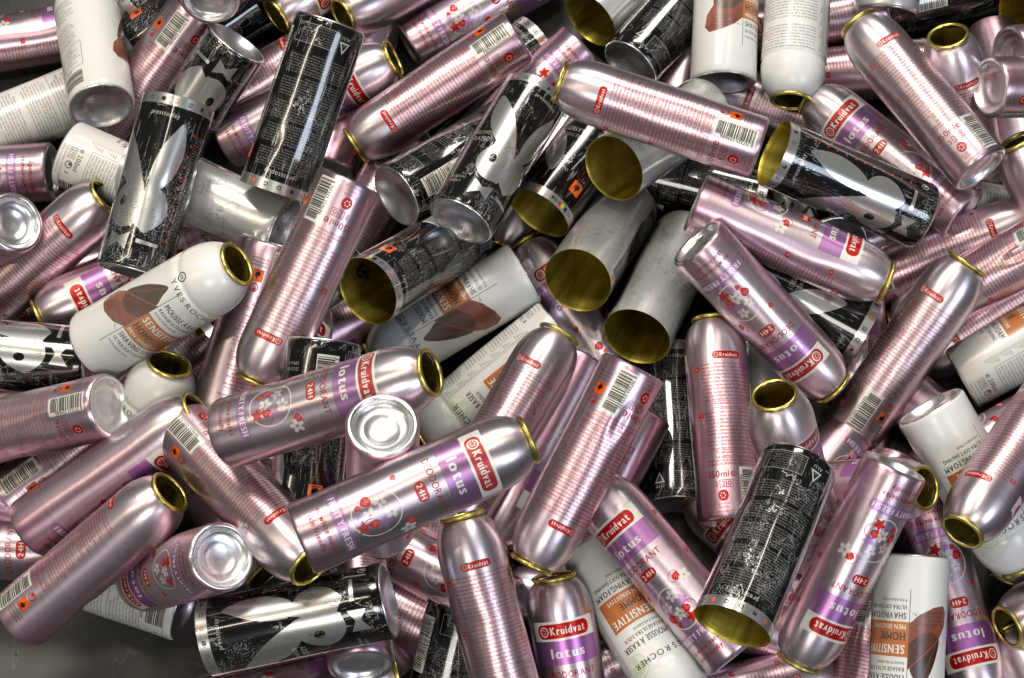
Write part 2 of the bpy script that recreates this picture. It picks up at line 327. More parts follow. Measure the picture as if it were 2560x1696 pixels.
def art_black():
    w, h = 148.28, 111.5
    A = Art(w, h, (.050, .046, .044), .12)
    A.rect(0, w, 104.5, h, (.78, .78, .77), .9)
    r = random.Random(9)
    for i in range(16): A.rect(6 + i * 9, 8.6 + i * 9, 106.6, 109, (.15, .15, .15) if i % 4 else ORANGE, .1, line=.5 if i % 3 else 0)
    for i, c_ in enumerate(((.1, .12, .35), (.85, .8, .1), (.8, .12, .1), (.1, .45, .2))): A.rect(129 + i * 3.2, 131.6 + i * 3.2, 106.4, 109.6, c_, .1)
    rabbit(A, 37, 6)
    A.text("HOLLYWOOD", 2, 56, 2.9, LT, .2, bold=1, width=17); A.text("PLAYBOY", 3, 50.4, 3.6, LT, .2, bold=1, width=16); A.text("DEODORANT", 4, 18, 2, LT, .2, bold=1, width=12); A.text("SPRAY", 4, 14.6, 2, LT, .2, bold=1)
    A.text("presstoplay", 38, 97.5, 3.0, LT, .2, 'c', bold=2, width=20)
    A.ell(62.5, 10.5, 2.6, 2.6, LT, .2, line=.6); A.ell(63.2, 10.2, 1.2, 1.3, LT, .2)
    # narrow column with orange bullets
    y = 90
    for j in range(43):
        A.text((SMALL * 2)[j * 13:j * 13 + 11], 62.5, y, 1.2, LT, .1, bold=2, width=10.5 - (j * 7 % 5) * .5)
        if j % 4 == 0: A.rect(60, 61.6, y - .2, y + 1.2, (.74, .24, .10), 0)
        y -= 1.72
    # dense panel
    y = 96
    for bl, n in enumerate((8, 8, 8, 8, 8)):
        for j in range(n):
            k = (bl * 97 + j * 41) % 300
            A.text((SMALL * 2)[k:k + 46], 77, y, 1.15, LT, .1, bold=2, width=43 if j < n - 1 else 27)
            y -= 1.72
        y -= 1.3
    A.text("presstoplay", 100, 98.5, 3.2, LT, .1, 'c', bold=2, width=21)
    A.poly([(82, 10), (90, 10), (86, 17.6)], LT, .1); A.poly([(83.6, 11), (88.4, 11), (86, 15.6)], BLACK, .1); A.text("41", 86, 11.2, 1.7, LT, .1, 'c'); A.text("ALU", 86, 6.6, 2.2, LT, .1, 'c', bold=1)
    A.rect(94, 121, 5, 17.5, LT, .1, line=.3)
    A.para(SMALL, 95, 120, 16.8, 1.0, 1.6, LT, .1, ymin=6, bold=1)
    A.bars(127, 141, 9, 44, 21, True); A.vtext("3 661163 042509", 126.2, 10, 2.3, BLACK, 0, sx=1.1)
    flame_box(A, 128, 86, 9.5)
    for j in range(14): A.text("Extremely flammable"[:10 + j % 8], 128, 83 - j * 2.2, 1.4, (.62, .25, .10), .2, bold=2, width=10.5)
    return A.image("black can print")
def art_silver():
    w, h = 148.28, 111.5
    A = Art(w, h, (.90, .90, .885), .6)
    A.rect(64, 80, 8, 104, BLACK, .12)
    y = 100
    for j in range(50):
        A.text((SMALL * 2)[j * 17:j * 17 + 15], 66, y, 1.1, LT, .1, bold=1, width=12); y -= 1.8
    A.text("ALL", 66, 106.2, 2, BLACK, .1); A.rect(74, 79, 105, 110.6, ORANGE, .1)
    for k in range(18): A.rect(96, 108, 6 + k * 1.9, 6.5 + k * 1.9, (.62, .62, .62), .9)
    return A.image("silver can print")

# ------------------------------------------------------------------ materials
class NT:
    def __init__(s, name):
        s.m = bpy.data.materials.new(name); s.m.use_nodes = True; s.t = s.m.node_tree; s.n = s.t.nodes; s.b = s.n["Principled BSDF"]
    def new(s, k, **kw):
        n = s.n.new(k)
        for a, v in kw.items(): setattr(n, a, v)
        return n
    def link(s, a, b): s.t.links.new(a, b)
    def math(s, op, a, b=None, clamp=False):
        n = s.new('ShaderNodeMath', operation=op); n.use_clamp = clamp
        for i, v in enumerate((a, b)):
            if v is None: continue
            if isinstance(v, (int, float)): n.inputs[i].default_value = v
            else: s.link(v, n.inputs[i])
        return n.outputs[0]
    def mix(s, f, a, b):
        n = s.new('ShaderNodeMix', data_type='RGBA')
        for i, v in ((0, f), (6, a), (7, b)):
            if isinstance(v, (int, float)): n.inputs[i].default_value = v
            elif isinstance(v, tuple): n.inputs[i].default_value = (*v, 1)
            else: s.link(v, n.inputs[i])
        return n.outputs[2]
    def ramp(s, v, a, b, lo=0.0, hi=1.0):
        n = s.new('ShaderNodeMapRange'); s.link(v, n.inputs[0])
        for i, q in enumerate((a, b, lo, hi)): n.inputs[i + 1].default_value = q
        return n.outputs[0]
    def coords(s):
        tc = s.new('ShaderNodeTexCoord'); oi = s.new('ShaderNodeObjectInfo')
        k = s.math('MULTIPLY', oi.outputs['Random'], 37.0)
        v = s.new('ShaderNodeVectorMath', operation='ADD'); s.link(tc.outputs['Object'], v.inputs[0])
        cb = s.new('ShaderNodeCombineXYZ')
        for i in range(3): s.link(k, cb.inputs[i])
        s.link(cb.outputs[0], v.inputs[1]); s.co = v.outputs[0]; s.raw = tc.outputs['Object']; s.rnd = oi.outputs['Random']
        return s.co
    def noise(s, scale, detail=3, rough=.55, vec=None, stretch=None):
        n = s.new('ShaderNodeTexNoise'); n.inputs['Scale'].default_value = scale; n.inputs['Detail'].default_value = detail; n.inputs['Roughness'].default_value = rough
        v = vec or s.co
        if stretch:
            mp = s.new('ShaderNodeMapping'); mp.inputs['Scale'].default_value = stretch; s.link(v, mp.inputs[0]); v = mp.outputs[0]
        s.link(v, n.inputs['Vector']); return n.outputs['Fac']
    def bump(s, h, strength, dist):
        n = s.new('ShaderNodeBump'); n.inputs['Strength'].default_value = strength; n.inputs['Distance'].default_value = dist
        s.link(h, n.inputs['Height']); s.link(n.outputs[0], s.b.inputs['Normal']); return n
    def tangent(s, amount):
        t = s.new('ShaderNodeTangent', direction_type='RADIAL', axis='Z'); s.link(t.outputs[0], s.b.inputs['Tangent']); s.b.inputs['Anisotropic'].default_value = amount; s.b.inputs['Anisotropic Rotation'].default_value = .25

def print_mat(name, img, kind):
    M = NT(name); co = M.coords(); b = M.b
    uv = M.new('ShaderNodeUVMap'); tx = M.new('ShaderNodeTexImage', image=img, interpolation='Cubic', extension='REPEAT'); M.link(uv.outputs[0], tx.inputs[0])
    col, al = tx.outputs[0], tx.outputs[1]
    patch = M.noise(22, 4, .6); fine = M.noise(900, 2, .6); streak = M.noise(60, 3, .6, stretch=(9, 9, .9)); fold = M.noise(34, 5, .7)
    line = M.math('ABSOLUTE', M.math('SUBTRACT', fold, .5))
    if kind == 'P':
        an = M.tangent(.72)
        scuff = M.math('MULTIPLY', M.ramp(fine, .70, .76), M.ramp(patch, .62, .68))
        c1 = M.mix(scuff, col, (.05, .04, .04))
        tint = M.ramp(M.rnd, 0, 1, .93, 1.03)
        grind = M.noise(900, 2, .5, stretch=(.02, .02, 1))
        hs = M.new('ShaderNodeHueSaturation'); M.link(c1, hs.inputs['Color']); M.link(M.math('MULTIPLY', tint, M.ramp(grind, .3, .7, .94, 1.05)), hs.inputs['Value']); M.link(M.ramp(M.rnd, 0, 1, .9, 1.25), hs.inputs['Saturation'])
        M.link(hs.outputs[0], b.inputs['Base Color'])
        M.link(M.ramp(al, 0, 1, .25, .96), b.inputs['Metallic'])
        M.link(M.math('ADD', M.ramp(al, 0, 1, .36, .31), M.math('MULTIPLY', patch, .10)), b.inputs['Roughness'])
        M.bump(M.math('ADD', M.math('MULTIPLY', grind, .25), M.math('MULTIPLY', M.noise(22, 3, .5), 2.6)), .26, .0007)
    elif kind == 'W':
        scuff = M.math('MULTIPLY', M.ramp(fine, .66, .74), M.ramp(patch, .60, .70))
        c1 = M.mix(M.math('MULTIPLY', scuff, .7), col, (.22, .21, .2))
        c2 = M.mix(M.ramp(M.noise(9, 4, .6), .42, .75, 0, .22), c1, (.56, .54, .47))
        M.link(c2, b.inputs['Base Color'])
        M.link(M.ramp(patch, .3, .7, .22, .34), b.inputs['Roughness'])
        M.bump(M.noise(16, 2, .4), .15, .001)
    else:
        # rubbed ink: bare metal shows in speckled scuffs and along fine creases
        k = M.ramp(M.rnd, 0, 1, .03, -.03)
        sp = M.math('MULTIPLY', M.ramp(fine, .52, .66), M.ramp(M.math('ADD', patch, k), .52, .72))
        cr = M.math('MULTIPLY', M.ramp(line, .0, .008, 1, 0), M.ramp(M.noise(30, 3), .54, .60))
        st = M.math('MULTIPLY', M.ramp(streak, .62, .70), .6)
        wear = M.math('MAXIMUM', M.math('MAXIMUM', sp, cr), st, True)
        dark = M.ramp(al, .3, .7, 1, 0)
        c1 = M.mix(M.math('MULTIPLY', wear, dark), col, (.60, .60, .58))
        inv = M.math('MULTIPLY', M.math('MAXIMUM', cr, M.math('MULTIPLY', M.ramp(fine, .57, .66), M.ramp(patch, .55, .64))), M.math('SUBTRACT', 1.0, dark))
        c2 = M.mix(M.math('MULTIPLY', inv, .9), c1, (.05, .05, .05))
        if kind == 'S':
            s1 = M.noise(90, 4, .65, stretch=(1, 1, .12)); s3 = M.noise(12, 5, .65); c7 = M.noise(55, 5, .75)
            ck = M.math('MULTIPLY', M.ramp(M.math('ABSOLUTE', M.math('SUBTRACT', c7, .5)), 0, .012, 1, 0), M.ramp(M.noise(26, 3, .6), .54, .60))
            c2 = M.mix(M.ramp(s1, .45, .72, 0, .42), c2, (.45, .45, .44)); c2 = M.mix(M.ramp(s3, .48, .72, 0, .35), c2, (.50, .50, .48)); c2 = M.mix(ck, c2, (.03, .03, .03))
        M.link(c2, b.inputs['Base Color'])
        met = M.math('MAXIMUM', M.ramp(al, 0, 1, .0, .95), M.math('MULTIPLY', wear, .8), True)
        M.link(met, b.inputs['Metallic'])
        M.link(M.math('ADD', M.ramp(met, 0, 1, .13, (.30 if kind == 'B' else .40)), M.math('MULTIPLY', wear, .12)), b.inputs['Roughness'])
        b.inputs['Coat Weight'].default_value = .8; b.inputs['Coat Roughness'].default_value = .06
        M.tangent(.4)
        M.bump(M.math('ADD', M.math('MULTIPLY', M.noise(14, 2, .4), 1.6), M.math('MULTIPLY', wear, -.12)), .22, .0007)
    return M.m
def metal(name, col, rough, bumpk=.2, aniso=0.0, dirt=(.10, .09, .08), radial=False):
    M = NT(name); co = M.coords(); b = M.b
    n = M.noise(28, 4, .6); g = M.noise(700, 2, .5, stretch=(.05, .05, 1) if not radial else (1, 1, .05))
    c = M.mix(M.ramp(n, .52, .80, 0, .35), col, dirt)
    c = M.mix(M.ramp(g, .35, .7, 0, .18), c, tuple(q * .5 for q in col))
    if name.startswith("olive"):
        s1 = M.noise(120, 4, .65, stretch=(1, 1, .10)); s2 = M.noise(45, 3, .6)
        c = M.mix(M.ramp(s1, .40, .68, 0, .75), c, (.20, .155, .02)); c = M.mix(M.ramp(s2, .45, .75, 0, .5), c, (.25, .20, .03))
    M.link(c, b.inputs['Base Color']); b.inputs['Metallic'].default_value = 1
    M.link(M.ramp(n, .3, .7, rough - .05, rough + .12), b.inputs['Roughness'])
    if aniso: M.tangent(aniso)
    M.bump(M.math('ADD', g, M.math('MULTIPLY', M.noise(60, 3, .5), 1.5)), bumpk, .0005)
    return M.m
MAT = dict(P=print_mat("pink lacquered metal", art_pink(), 'P'), W=print_mat("white lacquer", art_white(), 'W'),
           B=print_mat("black ink on metal", art_black(), 'B'), S=print_mat("plain rolled metal", art_silver(), 'S'))
M_BASE = metal("bare aluminium", (.82, .82, .83), .27, .04, .0, radial=True)
M_RIM = metal("gold lacquered rim", (.68, .57, .16), .28, .15)
M_LINE = metal("olive gold lining", (.72, .59, .10), .42, .3, .5, dirt=(.46, .38, .06))

# ------------------------------------------------------------------ meshes
SEG = 56
DIM = {'P': (.0225, .1505), 'B': (.0252, .1225), 'S': (.0252, .1225), 'W': (.0252, .131)}
def dent_fn(kind, var):
    r = random.Random(kind + str(var)); R, L = DIM[kind]
    ds = []
    n = (1, 3, 2, 4)[var] if kind != 'W' else (0, 1, 1, 2)[var]
    for _ in range(n):
        ds.append((r.random() * 2 * PI, L * (.24 + .5 * r.random()), .0007 + .0026 * r.random() ** 2, .18 + .35 * r.random(), .004 + .016 * r.random()))
    ph = [r.random() * 6.3 for _ in range(6)]
    def f(a, z):
        d = .00012 * (math.sin(2 * a + ph[0] + z * 40) + math.sin(3 * a + ph[1] - z * 70))
        for a0, z0, dp, wa, wz in ds:
            da = (a - a0 + PI) % (2 * PI) - PI
            d -= dp * math.exp(-(da / wa) ** 2 - ((z - z0) / wz) ** 2)
        d *= min(1.0, max(0.0, (z - .002) / .018))
        return d
    return f
def lathe(name, prof, L, dent=None, closed=False, uv=True, seg=SEG):
    bm = bmesh.new(); rings = []
    for (r, z) in prof:
        if r < 1e-6: rings.append([bm.verts.new((0, 0, z))]); continue
        ring = []
        for k in range(seg):
            a = 2 * PI * k / seg
            q = r + (dent(a, z) if dent and r > .016 else 0)
            ring.append(bm.verts.new((q * math.cos(a), q * math.sin(a), z)))
        rings.append(ring)
    lay = bm.loops.layers.uv.new("UVMap") if uv else None
    seqs = list(zip(rings, rings[1:])) + ([(rings[-1], rings[0])] if closed else [])
    for A_, B_ in seqs:
        for k in range(seg):
            k2 = (k + 1) % seg
            if len(A_) == 1: vs = [A_[0], B_[k2], B_[k]]; us = [k + .5, k + 1, k]
            elif len(B_) == 1: vs = [A_[k], A_[k2], B_[0]]; us = [k, k + 1, k + .5]
            else: vs = [A_[k], A_[k2], B_[k2], B_[k]]; us = [k, k + 1, k + 1, k]
            f = bm.faces.new(vs); f.smooth = True
            if lay:
                for lp, u in zip(f.loops, us): lp[lay].uv = (u / seg, lp.vert.co.z / L)
    me = bpy.data.meshes.new(name); bm.to_mesh(me); bm.free()
    return me
def wall(R, z0, z1, n=22): return [(R, z0 + (z1 - z0) * i / n) for i in range(n + 1)]
def shoulder(R, z0, rn, zn, n=12):
    o = []
    for i in range(1, n + 1):
        t = i / n; a = t * PI / 2
        o.append((rn + (R - rn) * (math.cos(a) ** .92), z0 + (zn - z0) * (.55 * math.sin(a) + .45 * t)))
    return o
def torus_prof(r, z, q, n=10): return [(r + q * math.cos(2 * PI * i / n), z + q * math.sin(2 * PI * i / n)) for i in range(n)]
MESH = {}
for kind in 'PWBS':
    R, L = DIM[kind]
    for var in range(4):
        d = dent_fn(kind, var); t = .0004
        if kind == 'P':
            outer = [(R - .0012, .0004), (R - .0004, .0011)] + wall(R, .0024, .1225) + shoulder(R, .1225, .0139, .1465)
            inner = [(.0130, .1470)] + [(r - .0009, z - .0004) for r, z in reversed(shoulder(R, .1225, .0139, .1465))][1:] + [(R - t * 1.6, z) for z in np.linspace(.122, .012, 14)] + [(.0005, .0105), (0, .0105)]
            rim = torus_prof(.0142, .1485, .0015)
            base = [(R - .0011, .00035), (.0208, -.0002), (.0196, -.0003), (.0186, .0003), (.0178, .0016), (.0170, .0038), (.0150, .0052), (.0120, .0058), (.0108, .0060), (.0098, .0067), (.0060, .0076), (.0025, .0080), (0, .0081)]
        elif kind == 'W':
            sh = [(R - .0006, .0978), (R - .0010, .0990), (R - .0008, .1002), (R - .0003, .1014)]
            outer = [(R - .0012, .0004), (R - .0004, .0011)] + wall(R, .0024, .0970) + sh + shoulder(R - .0003, .1020, .0141, .1275)
            inner = [(.0132, .1280)] + [(r - .0009, z - .0004) for r, z in reversed(shoulder(R - .0003, .1020, .0141, .1275))][1:] + [(R - .0022, .1005), (R - .0016, .096)] + [(R - t * 1.6, z) for z in np.linspace(.093, .014, 12)] + [(.0005, .0125), (0, .0125)]
            rim = torus_prof(.0145, .1292, .0016)
            base = [(R - .0011, .00035), (.0238, -.0004), (.0229, -.0006), (.0219, .0002), (.0210, .0022), (.0184, .0052), (.0145, .0078), (.0100, .0098), (.0050, .0108), (0, .0111)]
        else:
            outer = [(R - .0010, .0003), (R - .0003, .0010)] + wall(R, .0020, L, 24)
            inner = [(R, L), (R - .00015, L + .0001), (R - t, L - .0001)] + [(R - t - .0001, z) for z in np.linspace(L - .003, .013, 16)] + [(R - .004, .0115), (.0005, .0112), (0, .0112)]
            rim = None
            base = [(R - .0009, .00025), (.0242, -.0005), (.0233, -.0007), (.0224, .0001), (.0215, .0018), (.0170, .0048), (.0130, .0074), (.0085, .0090), (.0040, .0097), (0, .0098)]
        MESH[kind, var] = dict(body=lathe("body", outer, L, d), lining=lathe("lining", inner, L, d),
                               base=lathe("base", base[::-1], L), rim=lathe("mouth_rim", rim, L, closed=True) if rim else None)
        m = MESH[kind, var]
        m['body'].materials.append(MAT[kind]); m['lining'].materials.append(M_LINE); m['base'].materials.append(M_BASE)
        if rim: m['rim'].materials.append(M_RIM)

# ------------------------------------------------------------------ the floor under the heap
def floor():
    bm = bmesh.new(); bmesh.ops.create_grid(bm, x_segments=60, y_segments=60, size=4)
    for v in bm.verts: v.co.z = .0
    me = bpy.data.meshes.new("floor"); bm.to_mesh(me); bm.free()
    o = bpy.data.objects.new("floor", me); C.objects.link(o); o['kind'] = 'structure'
    M = NT("dull steel floor"); M.coords(); b = M.b
    n = M.noise(5, 6, .6); g = M.noise(40, 4, .6, stretch=(1, .2, 1)); f = M.noise(300, 3, .6)
    c = M.mix(M.ramp(n, .35, .65), (.028, .028, .026), (.095, .093, .085)); c = M.mix(M.ramp(f, .62, .75, 0, .5), c, (.03, .03, .03)); c = M.mix(M.ramp(g, .50, .75, 0, .22), c, (.12, .115, .10)); ln = M.math('ABSOLUTE', M.math('SUBTRACT', M.noise(14, 3, .6, stretch=(1, .25, 1)), .5)); c = M.mix(M.ramp(ln, 0, .004, .22, 0), c, (.22, .215, .20)); c = M.mix(M.ramp(M.noise(180, 3, .6), .66, .72, 0, .8), c, (.012, .011, .010))
    M.link(c, b.inputs['Base Color']); b.inputs['Metallic'].default_value = .7
    M.link(M.ramp(n, .3, .7, .42, .58), b.inputs['Roughness']); M.bump(g, .15, .001)
    me.materials.append(M.m)
floor()

# ------------------------------------------------------------------ the cans
KIND = {'P': ('pink_deodorant_can', 'deodorant can', 'pink deodorant cans in the heap'), 'W': ('shaving_foam_can', 'foam can', 'white shaving foam cans in the heap'),
        'B': ('black_deodorant_can', 'deodorant can', 'black printed can shells in the heap'), 'S': ('silver_can', 'metal can', 'plain silver can shells in the heap')}
# kind, base point, axis towards the mouth, print turn facing the camera, label
CANS = [
    ('P', (-0.4614, 0.2757, 0.0259), (0.9749, 0.2209, -0.0274), 0.500, "dark pink can running off the upper left edge, left of the white domed can"),
    ('P', (-0.3876, 0.0563, 0.0223), (0.9170, 0.3988, -0.0061), 0.500, "pink can almost hidden behind the black emblem can at left, gold mouth edge only"),
    ('B', (-0.2436, 0.3028, 0.0244), (0.8252, 0.5644, 0.0230), 0.700, "dark can in shadow at the top edge, left of two gold mouths"),
    ('P', (-0.2782, 0.1099, 0.0597), (0.4140, -0.8543, -0.3141), 0.250, "dark purple pink can deep in the gap above the dented can's mouth"),
    ('B', (0.2953, 0.3219, 0.0246), (0.9670, 0.2540, 0.0190), 0.880, "black can in the shadow of the top right corner"),
    ('B', (-0.1987, 0.3264, 0.0802), (-0.8273, -0.4472, -0.3399), 0.720, "black can with white lettering deep under the pink text can at top left"),
    ('W', (-0.2307, -0.1805, 0.0247), (-0.9439, 0.3302, -0.0076), 0.960, "white foam can with barcode resting on the dark floor at lower left"),
    ('S', (0.2942, 0.2974, 0.0544), (0.1096, 0.9269, 0.3590), 0.300, "grey silver can end at the top edge behind the upper right text can"),
    ('W', (0.3051, 0.1415, 0.0310), (0.9827, -0.1770, -0.0551), 0.760, "white text can in shadow near the right edge under the pink cans"),
    ('P', (-0.2836, -0.0383, 0.0461), (0.7721, 0.6169, 0.1527), 0.660, "pink text can in shadow under the brown pod foam can"),
    ('W', (-0.2883, 0.0046, 0.0252), (-0.9079, -0.4192, -0.0005), 0.500, "white can glimpsed between the gold reflecting black can and the stepped base"),
    ('B', (0.0772, 0.1778, 0.0250), (0.9585, -0.2850, 0.0010), 0.700, "black text can in the dark gap right of the upper olive opening"),
    ('P', (0.0350, -0.0343, 0.0249), (-0.4776, -0.8782, -0.0242), 0.480, "pink can in the dark gap right of the full strawberry circle can"),
    ('P', (-0.0797, 0.1885, 0.0376), (-0.4650, -0.8772, -0.1194), 0.660, "pink text can deep behind the diagonal barcode end up can left of centre"),
    ('S', (0.1869, -0.0499, 0.0246), (-0.0006, 0.9998, 0.0184), 0.250, "silver can side in the gap above the round gold mouth"),
    ('W', (-0.3142, 0.2526, 0.0255), (-0.8944, -0.4473, -0.0031), 0.760, "white foam can covered in small text rows, cut by the upper left edge"),
    ('P', (-0.3532, 0.0702, 0.1306), (-0.6219, 0.1227, -0.7734), 0.400, "can at the left edge showing only its dull silver base disc"),
    ('P', (-0.2100, 0.0888, 0.0842), (-0.8892, -0.4505, -0.0795), 0.300, "pink can lying upside down under the dense red text can at left, purple panel showing"),
    ('B', (-0.2141, 0.3895, 0.0626), (-0.7425, -0.5717, -0.3491), 0.500, "black can with silver band at the top edge, right of the blue dome"),
    ('P', (-0.1431, 0.1722, 0.0221), (0.2390, 0.9709, 0.0172), 0.470, "plain pink can end in shadow right of the densely printed black can"),
    ('P', (0.0003, -0.2239, 0.0217), (-0.9072, 0.4166, 0.0581), 0.620, "pink text can in deep shadow below the 24H badge can"),
    ('P', (0.2521, 0.0721, 0.0184), (0.9231, 0.2525, 0.2900), 0.680, "pink text can in shadow under the black emblem can at upper right"),
    ('P', (0.2388, -0.1974, 0.0219), (-0.7179, 0.6961, 0.0041), 0.270, "pink can with dark red logo in the gap left of the dark text can"),
    ('P', (0.0899, -0.0214, 0.0217), (-0.5295, 0.8467, 0.0525), 0.180, "pink can behind the black stripe silver can, only gold edge and red seal in view"),
    ('B', (-0.1175, 0.0639, 0.0943), (-0.7770, -0.6294, -0.0114), 0.400, "black can with bright band right of the brown pod foam can"),
    ('P', (-0.3027, -0.0155, 0.0612), (-0.9388, -0.3439, 0.0222), 0.500, "dark pink can under the gold reflecting black can at the left edge"),
    ('P', (0.2759, -0.0823, 0.0452), (-0.4836, -0.8681, 0.1118), 0.500, "plain pink can in the gap between the dark text can and the white flower can"),
    ('P', (0.2944, 0.1868, 0.0276), (-0.9173, 0.3979, 0.0127), 0.660, "pink text can in shadow behind the two white foam cans at the top"),
    ('P', (-0.0396, 0.0774, 0.0225), (-0.9144, -0.4048, -0.0017), 0.500, "pink can with red flag mark beneath the olive opening at centre left"),
    ('P', (-0.3530, 0.1650, 0.0357), (-0.9946, -0.0100, -0.1036), 0.250, "pink can at the left edge with hollow base beside the white 200ml can"),
    ('P', (-0.2420, 0.2762, 0.0894), (-0.6086, -0.6018, -0.5172), 0.680, "pink text can squeezed left of the upside down rabbit emblem at top left"),
    ('P', (-0.0746, 0.3938, 0.0456), (-0.7468, -0.6633, 0.0479), 0.250, "pink can at the top edge, gold mouth left of the densely printed black can's top"),
    ('B', (-0.0743, 0.2082, 0.0241), (0.7782, 0.6264, 0.0452), 0.780, "black can with coloured flag band, mostly hidden under the diagonal barcode can"),
    ('W', (0.0353, 0.0239, 0.0523), (-0.7744, -0.5655, -0.2836), 0.500, "white foam can with pale green emblem below the brown leaf can at centre"),
    ('P', (-0.3565, -0.1086, 0.0474), (0.8030, 0.5365, 0.2596), 0.800, "pink can with barcode and flame label in shadow at left, under the dented can"),
    ('P', (-0.2690, -0.0408, 0.0221), (0.6293, -0.7769, 0.0174), 0.480, "plain pink can side behind the lower left round base, gold mouth showing below it"),
    ('P', (-0.0873, -0.2210, 0.0225), (-0.9731, -0.2306, -0.0003), 0.680, "pink can with red text peeping out below the emblem can at the bottom edge"),
    ('P', (-0.2228, -0.2718, 0.0591), (0.9759, 0.2171, 0.0207), 0.500, "gold mouth of a can at the bottom edge, right of the hollow base"),
    ('B', (0.1197, -0.1037, 0.0187), (0.0019, 1.0000, 0.0068), 0.660, "black text can with recycling triangle, base down, right of centre"),
    ('P', (0.3529, 0.2685, 0.0257), (-0.9947, -0.1019, -0.0124), 0.500, "plain pink can end in shadow behind the upper right text can"),
    ('P', (-0.1631, -0.1261, 0.1382), (0.1191, 0.9711, -0.2070), 0.250, "pink can corner with red lettering between the barcode can and the strawberry can"),
    ('P', (0.0818, -0.2635, 0.0221), (0.9673, 0.2537, 0.0011), 0.620, "pink can at the bottom edge below the dark can's olive opening"),
    ('P', (0.2983, -0.0840, 0.0214), (0.8747, 0.4803, 0.0645), 0.460, "dark pink can at the right edge under the fine text foam can"),
    ('B', (-0.1244, -0.0519, 0.1905), (-0.1056, -0.9407, -0.3222), 0.930, "black can with orange label deep between two pink cans, left of the upright base"),
    ('P', (0.3645, 0.1636, 0.0097), (-0.2934, 0.3823, 0.8762), 0.620, "can with upward gold mouth at the upper right, behind other pink cans"),
    ('W', (-0.3275, 0.1429, 0.1030), (0.9133, -0.3905, -0.1158), 0.680, "white foam can marked 200ml with barcode, tucked under the emblem can at left"),
    ('P', (-0.4032, 0.0344, 0.0428), (0.7450, 0.4237, 0.5153), 0.700, "pink can with dense red text whose gold mouth ends against the emblem can at left"),
    ('B', (-0.2096, 0.2464, 0.0904), (-0.5808, -0.5656, -0.5855), 0.220, "black can with upside down rabbit emblem, left of the densely printed black can"),
    ('P', (-0.0153, 0.3778, 0.0423), (-0.7861, -0.6021, 0.1395), 0.040, "pink can at the top edge with gold mouth behind the densely printed black can's top"),
    ('P', (-0.2228, 0.1972, 0.0246), (0.8875, 0.2873, 0.3601), 0.200, "pink can passing behind the densely printed black can, gold mouth to its right"),
    ('P', (0.0546, 0.2595, 0.0640), (-0.7314, -0.6132, -0.2984), 0.250, "pink can with white flowers peeping out behind the long can at top centre"),
    ('W', (0.0094, 0.0651, 0.0609), (-0.8604, -0.4711, -0.1943), 0.280, "white foam can with brown leaf picture and orange band lying at centre"),
    ('W', (-0.2775, -0.1171, 0.0487), (0.3438, 0.5296, 0.7754), 0.500, "white can neck with gold mouth below the white foam can with brown pod"),
    ('P', (-0.2605, -0.1527, 0.0601), (-0.9996, 0.0282, 0.0014), 0.250, "pink can at the left edge showing red deodorant lettering, under the lower left can"),
    ('P', (-0.0011, -0.1904, 0.0501), (-0.8702, 0.4846, -0.0889), 0.250, "pink can with red 24H badge below the full strawberry circle can"),
    ('B', (-0.0328, -0.1977, 0.0807), (-0.2199, -0.8843, -0.4119), 0.740, "black text can at the bottom edge, left side of the bottom pink text can"),
    ('P', (0.0513, -0.0110, 0.0710), (-0.4581, -0.8829, -0.1030), 0.460, "plain pink side of a can between two red text cans right of centre"),
    ('P', (0.0936, -0.0449, 0.0595), (-0.4563, -0.8414, -0.2896), 0.580, "pink can corner with round red seal behind the barcode can right of centre"),
    ('P', (0.3364, 0.1104, 0.0683), (-0.7165, 0.6968, -0.0324), 0.240, "pink can with red logo panel and white flower, upper right under the emblem can"),
    ('B', (0.5078, 0.3523, 0.0286), (-0.8775, -0.4565, 0.1472), 0.500, "dark can in the top right corner with olive open end and silver band"),
    ('P', (0.2935, -0.1089, 0.0417), (0.2294, -0.9617, -0.1503), 0.280, "pink can with red logo at the bottom right, behind the foam can"),
    ('P', (0.1782, -0.0969, 0.0210), (0.6680, -0.2231, 0.7099), 0.500, "gold mouth edge hidden behind the white flower can at lower right"),
    ('B', (0.1525, 0.0770, 0.0736), (0.8645, -0.4766, -0.1598), 0.130, "black can with silver band and white ear shape behind the leaning flower panel can"),
    ('B', (-0.2985, -0.0253, 0.0989), (-0.9953, 0.0868, 0.0429), 0.170, "black can with rabbit head and white lettering at the left edge, golden reflection on top"),
    ('P', (0.2615, -0.1718, 0.0510), (-0.2608, -0.9449, -0.1981), 0.630, "pink text can at the bottom edge left of the bean photo foam can"),
    ('B', (0.0920, 0.2501, 0.0532), (0.5938, 0.8017, -0.0680), 0.640, "black text can with hollow silver base behind the long red text can"),
    ('S', (-0.1607, 0.0574, 0.1426), (-0.8950, 0.4447, -0.0346), 0.250, "plain silver can with pinkish base disc, below the black text can"),
    ('P', (0.1530, -0.1289, 0.0561), (-0.0548, 0.9854, 0.1611), 0.610, "pink can standing upright with red text and 150ml mark, right of the black triangle can"),
    ('P', (-0.0824, 0.2859, 0.0211), (0.8567, 0.5063, 0.0991), 0.270, "pink can with strawberry picture at the top edge, behind the diagonal barcode can"),
    ('B', (0.0852, 0.2109, 0.0665), (-0.5305, -0.8448, 0.0696), 0.970, "scuffed black can with small flame label and olive open end, right of the bow tie"),
    ('B', (-0.0843, 0.1091, 0.0981), (0.7266, 0.6417, -0.2455), 0.870, "black can with white barcode and large silver base disc facing left, above centre"),
    ('P', (-0.0398, -0.1366, 0.0893), (0.4914, 0.8589, 0.1443), 0.740, "pink text can with gold mouth up, just right of the pale emblem foam can"),
